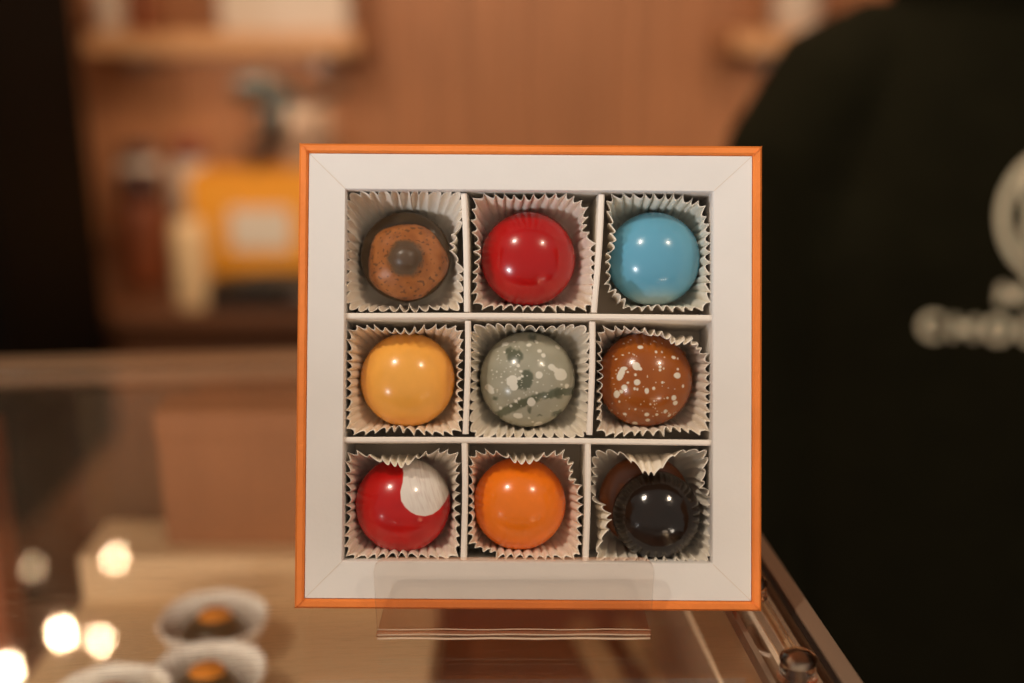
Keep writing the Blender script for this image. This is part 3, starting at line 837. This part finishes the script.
# plant in white pot
pz = CZ; pp = at(310, 150, 2.42)
e = empty('potted_plant', (pp.x, 2.44, pz)); tag(e, 'white vase with dark slanting leaves behind the amber bag', 'plant')
bm = bmesh.new(); lathe(bm, [(.04, .0005), (.045, .03), (.056, .18), (.052, .27), (.045, .31), (.038, .31), (.034, .28), (.02, .26)], 40); fix(bm)
obj('vase', bm, mat('grey_stoneware', (176, 146, 122), .5, noise_amt=.08, noise_scale=20), e, True)
for k, (dx, dz, wl) in enumerate(((-.16, .03, .040), (-.12, -.04, .036), (-.14, -.10, .030), (.08, .03, .016))):
    bm = bmesh.new(); n = 10; rows = []
    for i in range(n+1):
        t = i/n; ww = wl*math.sin(PI*min(.98, t*.95+.04))
        c = Vector((dx*t**.8, -.03*t, .32+dz*math.sin(t*2.0)))
        rows.append([c+Vector((0, -.002, ww)), c+Vector((ww*.4, 0, 0)), c+Vector((0, .002, -ww)), c+Vector((-ww*.4, 0, 0))])
    rings(bm, rows); fix(bm); obj('leaf', bm, M_leaf, e, True)

# ------------------------------------------------------------------ person
PX, PY = .418, .945
per = empty('person', (PX, PY, FZ))
tag(per, 'person in a dark green hoodie with pale round emblem standing behind the case', 'person')
def ell(c, rx, ry, n=28, p=2.3):
    out = []
    for k in range(n):
        a = 2*PI*k/n; cc, ss = math.cos(a), math.sin(a)
        out.append(Vector((c[0]+rx*math.copysign(abs(cc)**(2/p), cc), c[1]+ry*math.copysign(abs(ss)**(2/p), ss), c[2])))
    return out
def remesh(o, vox=.007, it=6):
    m = o.modifiers.new('remesh', 'REMESH'); m.mode = 'VOXEL'; m.voxel_size = vox; m.use_smooth_shade = True
    s = o.modifiers.new('smooth', 'SMOOTH'); s.iterations = it; s.factor = .5
def Z(z): return z-FZ      # world height to person-local
# hoodie
bm = bmesh.new()
rows = [ell((0, 0, Z(-.48)), .185, .125), ell((0, 0, Z(-.44)), .195, .132), ell((0, 0, Z(-.30)), .190, .128), ell((0, 0, Z(-.15)), .188, .122), ell((0, 0, Z(-.02)), .192, .120),
        ell((0, .003, Z(.04)), .180, .112), ell((0, .006, Z(.10)), .158, .098), ell((0, .010, Z(.16)), .118, .085), ell((0, .012, Z(.205)), .085, .075), ell((0, .012, Z(.23)), .062, .068)]
rings(bm, rows)
for s in (-1, 1):
    tube(bm, [(s*.10, .005, Z(.142)), (s*.150, .004, Z(.105)), (s*.183, .000, Z(.045)), (s*.198, -.003, Z(-.03)), (s*.204, -.004, Z(-.12)), (s*.212, -.01, Z(-.20)),
              (s*.226, -.035, Z(-.28)), (s*.222, -.06, Z(-.37)), (s*.219, -.073, Z(-.41)), (s*.218, -.078, Z(-.43))],
         [.045, .060, .062, .056, .052, .054, .048, .044, .042, .036], 20)
# hood: collapsed roll around neck
tube(bm, [(.105*math.cos(R(a_)), .02+.085*math.sin(R(a_)), Z(.205+.02*math.sin(R(a_)))) for a_ in range(-80, 261, 20)],
     [.022+.016*max(0, math.sin(R(a_))) for a_ in range(-80, 261, 20)], 12)
fix(bm)
hood = obj('hoodie', bm, M_hoodie, per, True); remesh(hood)
# body: head, neck, hands, lower legs as one continuous mesh
bm = bmesh.new()
HC = Vector((0, -.005, Z(.365)))
bmesh.ops.create_uvsphere(bm, u_segments=32, v_segments=24, radius=1)
for v in bm.verts:
    c = v.co.copy(); fz = c.z
    sx, sy, sz = .075, .095, .115
    if fz < 0: sx *= 1-.28*(-fz)**1.5; sy *= 1-.12*(-fz)
    v.co = HC+Vector((c.x*sx, c.y*sy, c.z*sz))
tube(bm, [(0, .02, Z(.33)), (0, .02, Z(.24)), (0, .02, Z(.15)), (0, .01, Z(0)), (0, 0, Z(-.35))], [.052, .050, .056, .08, .10], 24)
tube(bm, [HC+Vector((0, -.088, .022)), HC+Vector((0, -.102, -.008)), HC+Vector((0, -.112, -.026)), HC+Vector((0, -.095, -.036))], [.007, .009, .013, .011], 12)
tube(bm, [HC+Vector((-.030, -.040, -.082)), HC+Vector((-.014, -.060, -.092)), HC+Vector((.014, -.060, -.092)), HC+Vector((.030, -.040, -.082))], [.022, .023, .023, .022], 14)
for s in (-1, 1):
    tube(bm, [HC+Vector((s*.072, .008, .018)), HC+Vector((s*.080, .014, .014)), HC+Vector((s*.080, .014, -.014)), HC+Vector((s*.072, .006, -.028))], [.006, .010, .008, .006], 10)
    # forearm stub, palm, fingers and thumb
    w0 = Vector((s*.218, -.076, Z(-.41))); dn = Vector((s*-.01, -.10, -.995)).normalized()
    tube(bm, [w0, w0+dn*.05, w0+dn*.075, w0+dn*.105, w0+dn*.135], [.030, .026, .026, .034, .026], 14)
    for k in range(4):
        b0 = w0+dn*.125+Vector((0, (k-1.5)*.018, 0)); ln = (.062, .074, .070, .055)[k]
        tube(bm, [b0, b0+dn*ln*.45, b0+dn*ln*.75+Vector((-s*.008, 0, 0)), b0+dn*ln*.95+Vector((-s*.022, 0, 0))], [.0095, .0088, .008, .0065], 8)
    b0 = w0+dn*.075+Vector((-s*.004, -.022, 0))
    tube(bm, [b0, b0+dn*.03+Vector((-s*.008, -.022, 0)), b0+dn*.058+Vector((-s*.014, -.03, 0))], [.012, .0095, .0075], 8)
    tube(bm, [(s*.09, 0, Z(-.4)), (s*.095, .0, .50), (s*.095, .005, .10), (s*.095, 0, .05)], [.075, .055, .035, .035], 14)
fix(bm)
body = obj('body', bm, M_skin, per, True); remesh(body, .0045, 3)
# trousers, shoes
bm = bmesh.new()
rings(bm, [ell((0, 0, Z(-.42)), .165, .110), ell((0, 0, Z(-.50)), .172, .118), ell((0, 0, Z(-.56)), .168, .115)])
for s in (-1, 1):
    tube(bm, [(s*.085, 0, Z(-.50)), (s*.092, 0, .55), (s*.095, .002, .40), (s*.095, .005, .06)], [.088, .072, .062, .056], 18)
fix(bm); t_ = obj('trousers', bm, M_trouser, per, True); remesh(t_, .010)
for s in (-1, 1):
    bm = bmesh.new()
    rings(bm, [ell((s*.095, -.045, .002), .045, .135), ell((s*.095, -.045, .03), .048, .138), ell((s*.095, -.035, .055), .043, .115), ell((s*.095, .02, .085), .036, .055)]); fix(bm)
    obj('shoe', bm, M_black, per, True)
# hair and face
bm = bmesh.new()
bmesh.ops.create_uvsphere(bm, u_segments=32, v_segments=24, radius=1)
bmesh.ops.delete(bm, geom=[v for v in bm.verts if (v.co.y < -.25 and v.co.z < .55) or v.co.z < -.55], context='VERTS')
for v in bm.verts: v.co = HC+Vector((v.co.x*.083, v.co.y*.102+.004, v.co.z*.124+.002))
h_ = obj('hair', bm, M_hair, per, True); so = h_.modifiers.new('t', 'SOLIDIFY'); so.thickness = .008
for s in (-1, 1):
    bm = bmesh.new(); bmesh.ops.create_uvsphere(bm, u_segments=16, v_segments=12, radius=.0115)
    ey = obj('eye', bm, M_eye, per, True, loc=HC+Vector((s*.030, -.080, .012)))
    bm = bmesh.new(); bmesh.ops.create_uvsphere(bm, u_segments=12, v_segments=8, radius=.0058)
    obj('iris', bm, M_iris, ey, True, loc=(0, -.0072, 0))
    bm = bmesh.new(); tube(bm, [HC+Vector((s*(.016+.007*i), -.090+.0035*i, .034+.002*math.sin(i))) for i in range(5)], [.0018, .003, .003, .0025, .001], 8)
    obj('eyebrow', bm, M_hair, per, True)
bm = bmesh.new(); tube(bm, [HC+Vector((x*.022, -.0935+.008*x*x, -.058+.002*abs(x))) for x in (-1, -.6, -.2, .2, .6, 1)], [.001, .004, .0052, .0052, .004, .001], 10)
obj('mouth', bm, M_lip, per, True)

# chest print, laid onto the hoodie's surface
bpy.context.view_layer.update()
dg = bpy.context.evaluated_depsgraph_get()
ev = hood.evaluated_get(dg); bvh = BVHTree.FromObject(hood, dg)
def drop(x, z):
    """world x,z on the chest to a hoodie-local point"""
    h = bvh.ray_cast(Vector((x-PX, -.5, Z(z))), Vector((0, 1, 0)))
    return h[0] if h[0] else Vector((x-PX, -.12, Z(z)))
def ribbon(bm, pts, w=.0042):
    """pts in world x,z; a thin raised ribbon along them"""
    dense = []
    for a, b in zip(pts, pts[1:]):
        n = max(1, int(math.dist(a, b)/.002))
        for i in range(n): dense.append((a[0]+(b[0]-a[0])*i/n, a[1]+(b[1]-a[1])*i/n))
    dense.append(pts[-1]); rows = []
    for i, p in enumerate(dense):
        q0, q1 = dense[max(0, i-1)], dense[min(len(dense)-1, i+1)]
        dx, dz = q1[0]-q0[0], q1[1]-q0[1]; l = math.hypot(dx, dz) or 1; nx, nz = -dz/l*w/2, dx/l*w/2
        A = drop(p[0]+nx, p[1]+nz); Bp = drop(p[0]-nx, p[1]-nz)
        f, bk = Vector((0, -.0014, 0)), Vector((0, .0006, 0))
        rows.append([A+bk, A+f, Bp+f, Bp+bk])
    rings(bm, rows)
PK = .86/1138
def wx(px): return (px-512)*PK
def arc(cx, cz, rx, rz, a0, a1, n=24): return [(cx+rx*math.cos(R(a0+(a1-a0)*i/n)), cz+rz*math.sin(R(a0+(a1-a0)*i/n))) for i in range(n+1)]
prn = empty('chest_print'); prn.parent = hood
EX, EZ = wx(1058), .020
bm = bmesh.new(); ribbon(bm, arc(EX, EZ, .049, .049, 0, 360, 72), .0062)
ribbon(bm, arc(EX-.020, EZ+.016, .012, .018, 60, 300, 20), .006)
ribbon(bm, arc(EX-.018, EZ-.012, .013, .016, 20, 250, 20), .006)
ribbon(bm, arc(EX+.016, EZ+.004, .014, .022, -120, 120, 20), .006)
ribbon(bm, [(EX, EZ-.034), (EX, EZ+.034)], .005)
fix(bm); obj('emblem', bm, M_print, prn)['label'] = 'pale round emblem'
lh = .0080; zl = -.0655; bm = bmesh.new()
def letter(ch, cx, cz, hw, hh, w=.0050):
    bm = bmesh.new()
    if ch == 'C': ribbon(bm, arc(cx, cz, hw, hh, 50, 310), w)
    if ch == 'O': ribbon(bm, arc(cx, cz, hw, hh, 0, 360, 32), w)
    if ch == 'H':
        ribbon(bm, [(cx-hw, cz-hh), (cx-hw, cz+hh)], w); ribbon(bm, [(cx+hw, cz-hh), (cx+hw, cz+hh)], w); ribbon(bm, [(cx-hw, cz), (cx+hw, cz)], w)
    if ch == 'M':
        ribbon(bm, [(cx-hw, cz-hh), (cx-hw, cz+hh), (cx, cz-hh*.4), (cx+hw, cz+hh), (cx+hw, cz-hh)], w)
    fix(bm); obj('letter', bm, M_print, prn)['label'] = 'pale letter ' + ch
for ch, px in (('C', 938), ('H', 966), ('O', 998), ('C', 1030)):
    letter(ch, wx(px), zl, .0072, .0078)
letter('M', wx(1007), -.0385, .0076, .0064, .0050)

# ------------------------------------------------------------------ lamps
def lamp(x, y, z, power, rad, color, label, aim=None, grp='ceiling spotlights', size=.03):
    e = empty('ceiling_spotlight', (x, y, z)); tag(e, label, 'spotlight', grp)
    bm = bmesh.new(); lathe(bm, [(size, .006), (size*1.05, .02), (size*.95, .09), (size*.5, .105), (.004, .106)], 28, cap0=False); fix(bm)
    o = obj('shade', bm, M_metal, e, True); so = o.modifiers.new('t', 'SOLIDIFY'); so.thickness = .0015
    bm = bmesh.new(); tube(bm, [(0, 0, .107), (0, 0, 1.599-z)], .005, 10); obj('stem', bm, M_metal, e, True)
    l = bpy.data.lights.new('bulb_light', 'POINT'); l.energy = power; l.shadow_soft_size = rad; l.color = color
    lo = bpy.data.objects.new('bulb_light', l); C.objects.link(lo); lo.parent = e; lo.location = (0, 0, -.004)
WARM = (1, .70, .42)
for k, (px, py, w) in enumerate(((62, 633, 1.8), (100, 640, .5), (8, 669, 1.6), (115, 558, .35), (33, 567, .07))):
    r_, u_ = (px-512)/1138, (341-py)/1138
    c, s = math.cos(R(16.5)), math.sin(R(16.5))
    d = Vector((r_, c+u_*s, s-u_*c)); t = (1.0+CAMZ)/d.z
    lamp(d.x*t, d.y*t, 1.0, w, .009, WARM, ['hanging spotlight reflected as the brightest round glow on the case top',
         'hanging spotlight reflected just right of the brightest glow on the case top', 'hanging spotlight reflected at the left edge of the case top',
         'hanging spotlight reflected as the upper glow on the case top',
         'hanging spotlight reflected as the faint upper left glow'][k], size=.018)
lamp(-.70, -.42, 1.3, 31, .020, (1, .86, .70), 'spotlight hanging above and behind the viewer on the left', size=.055)
lamp(.83, -.57, 1.33, 24, .020, (1, .80, .60), 'spotlight hanging above and behind the viewer on the right', size=.055)

def area(loc, target, sx, sy, power, color):
    l = bpy.data.lights.new('unseen_light', 'AREA'); l.shape = 'RECTANGLE'; l.size = sx; l.size_y = sy; l.energy = power; l.color = color
    o = bpy.data.objects.new('unseen_light', l); C.objects.link(o); o.location = loc
    o.rotation_euler = (Vector(target)-Vector(loc)).to_track_quat('-Z', 'Y').to_euler()
    return o
area((-1.25, -1.10, -.26), (0, .3, .07), .17, .17, 15, (.90, .95, 1))     # a low shop window pane far to the left
          # warm lights added to brighten the back wall and counter
area((.0, 1.0, .85), (.0, 2.6, .0), 1.6, .3, 15, (1, .74, .50))           # floating fill added to lighten the back wall, no fixture
area((-.5, .95, .8), (-.8, 2.4, -.2), .5, .3, 4.5, (1, .80, .55))  # second added fill, aimed at the left of the back counter

w = bpy.data.worlds.new('world'); sc.world = w; w.use_nodes = True
bg = w.node_tree.nodes['Background']; bg.inputs[0].default_value = (1, .87, .74, 1); bg.inputs[1].default_value = .36

sc.view_settings.view_transform = 'Standard'; sc.view_settings.look = 'None'
sc.view_settings.gamma = 1; sc.view_settings.use_curve_mapping = False; sc.view_settings.exposure = 0.08
sc.cycles.use_denoising = True
sc.cycles.max_bounces = 10; sc.cycles.transparent_max_bounces = 24
sc.cycles.caustics_reflective = False; sc.cycles.sample_clamp_indirect = 6
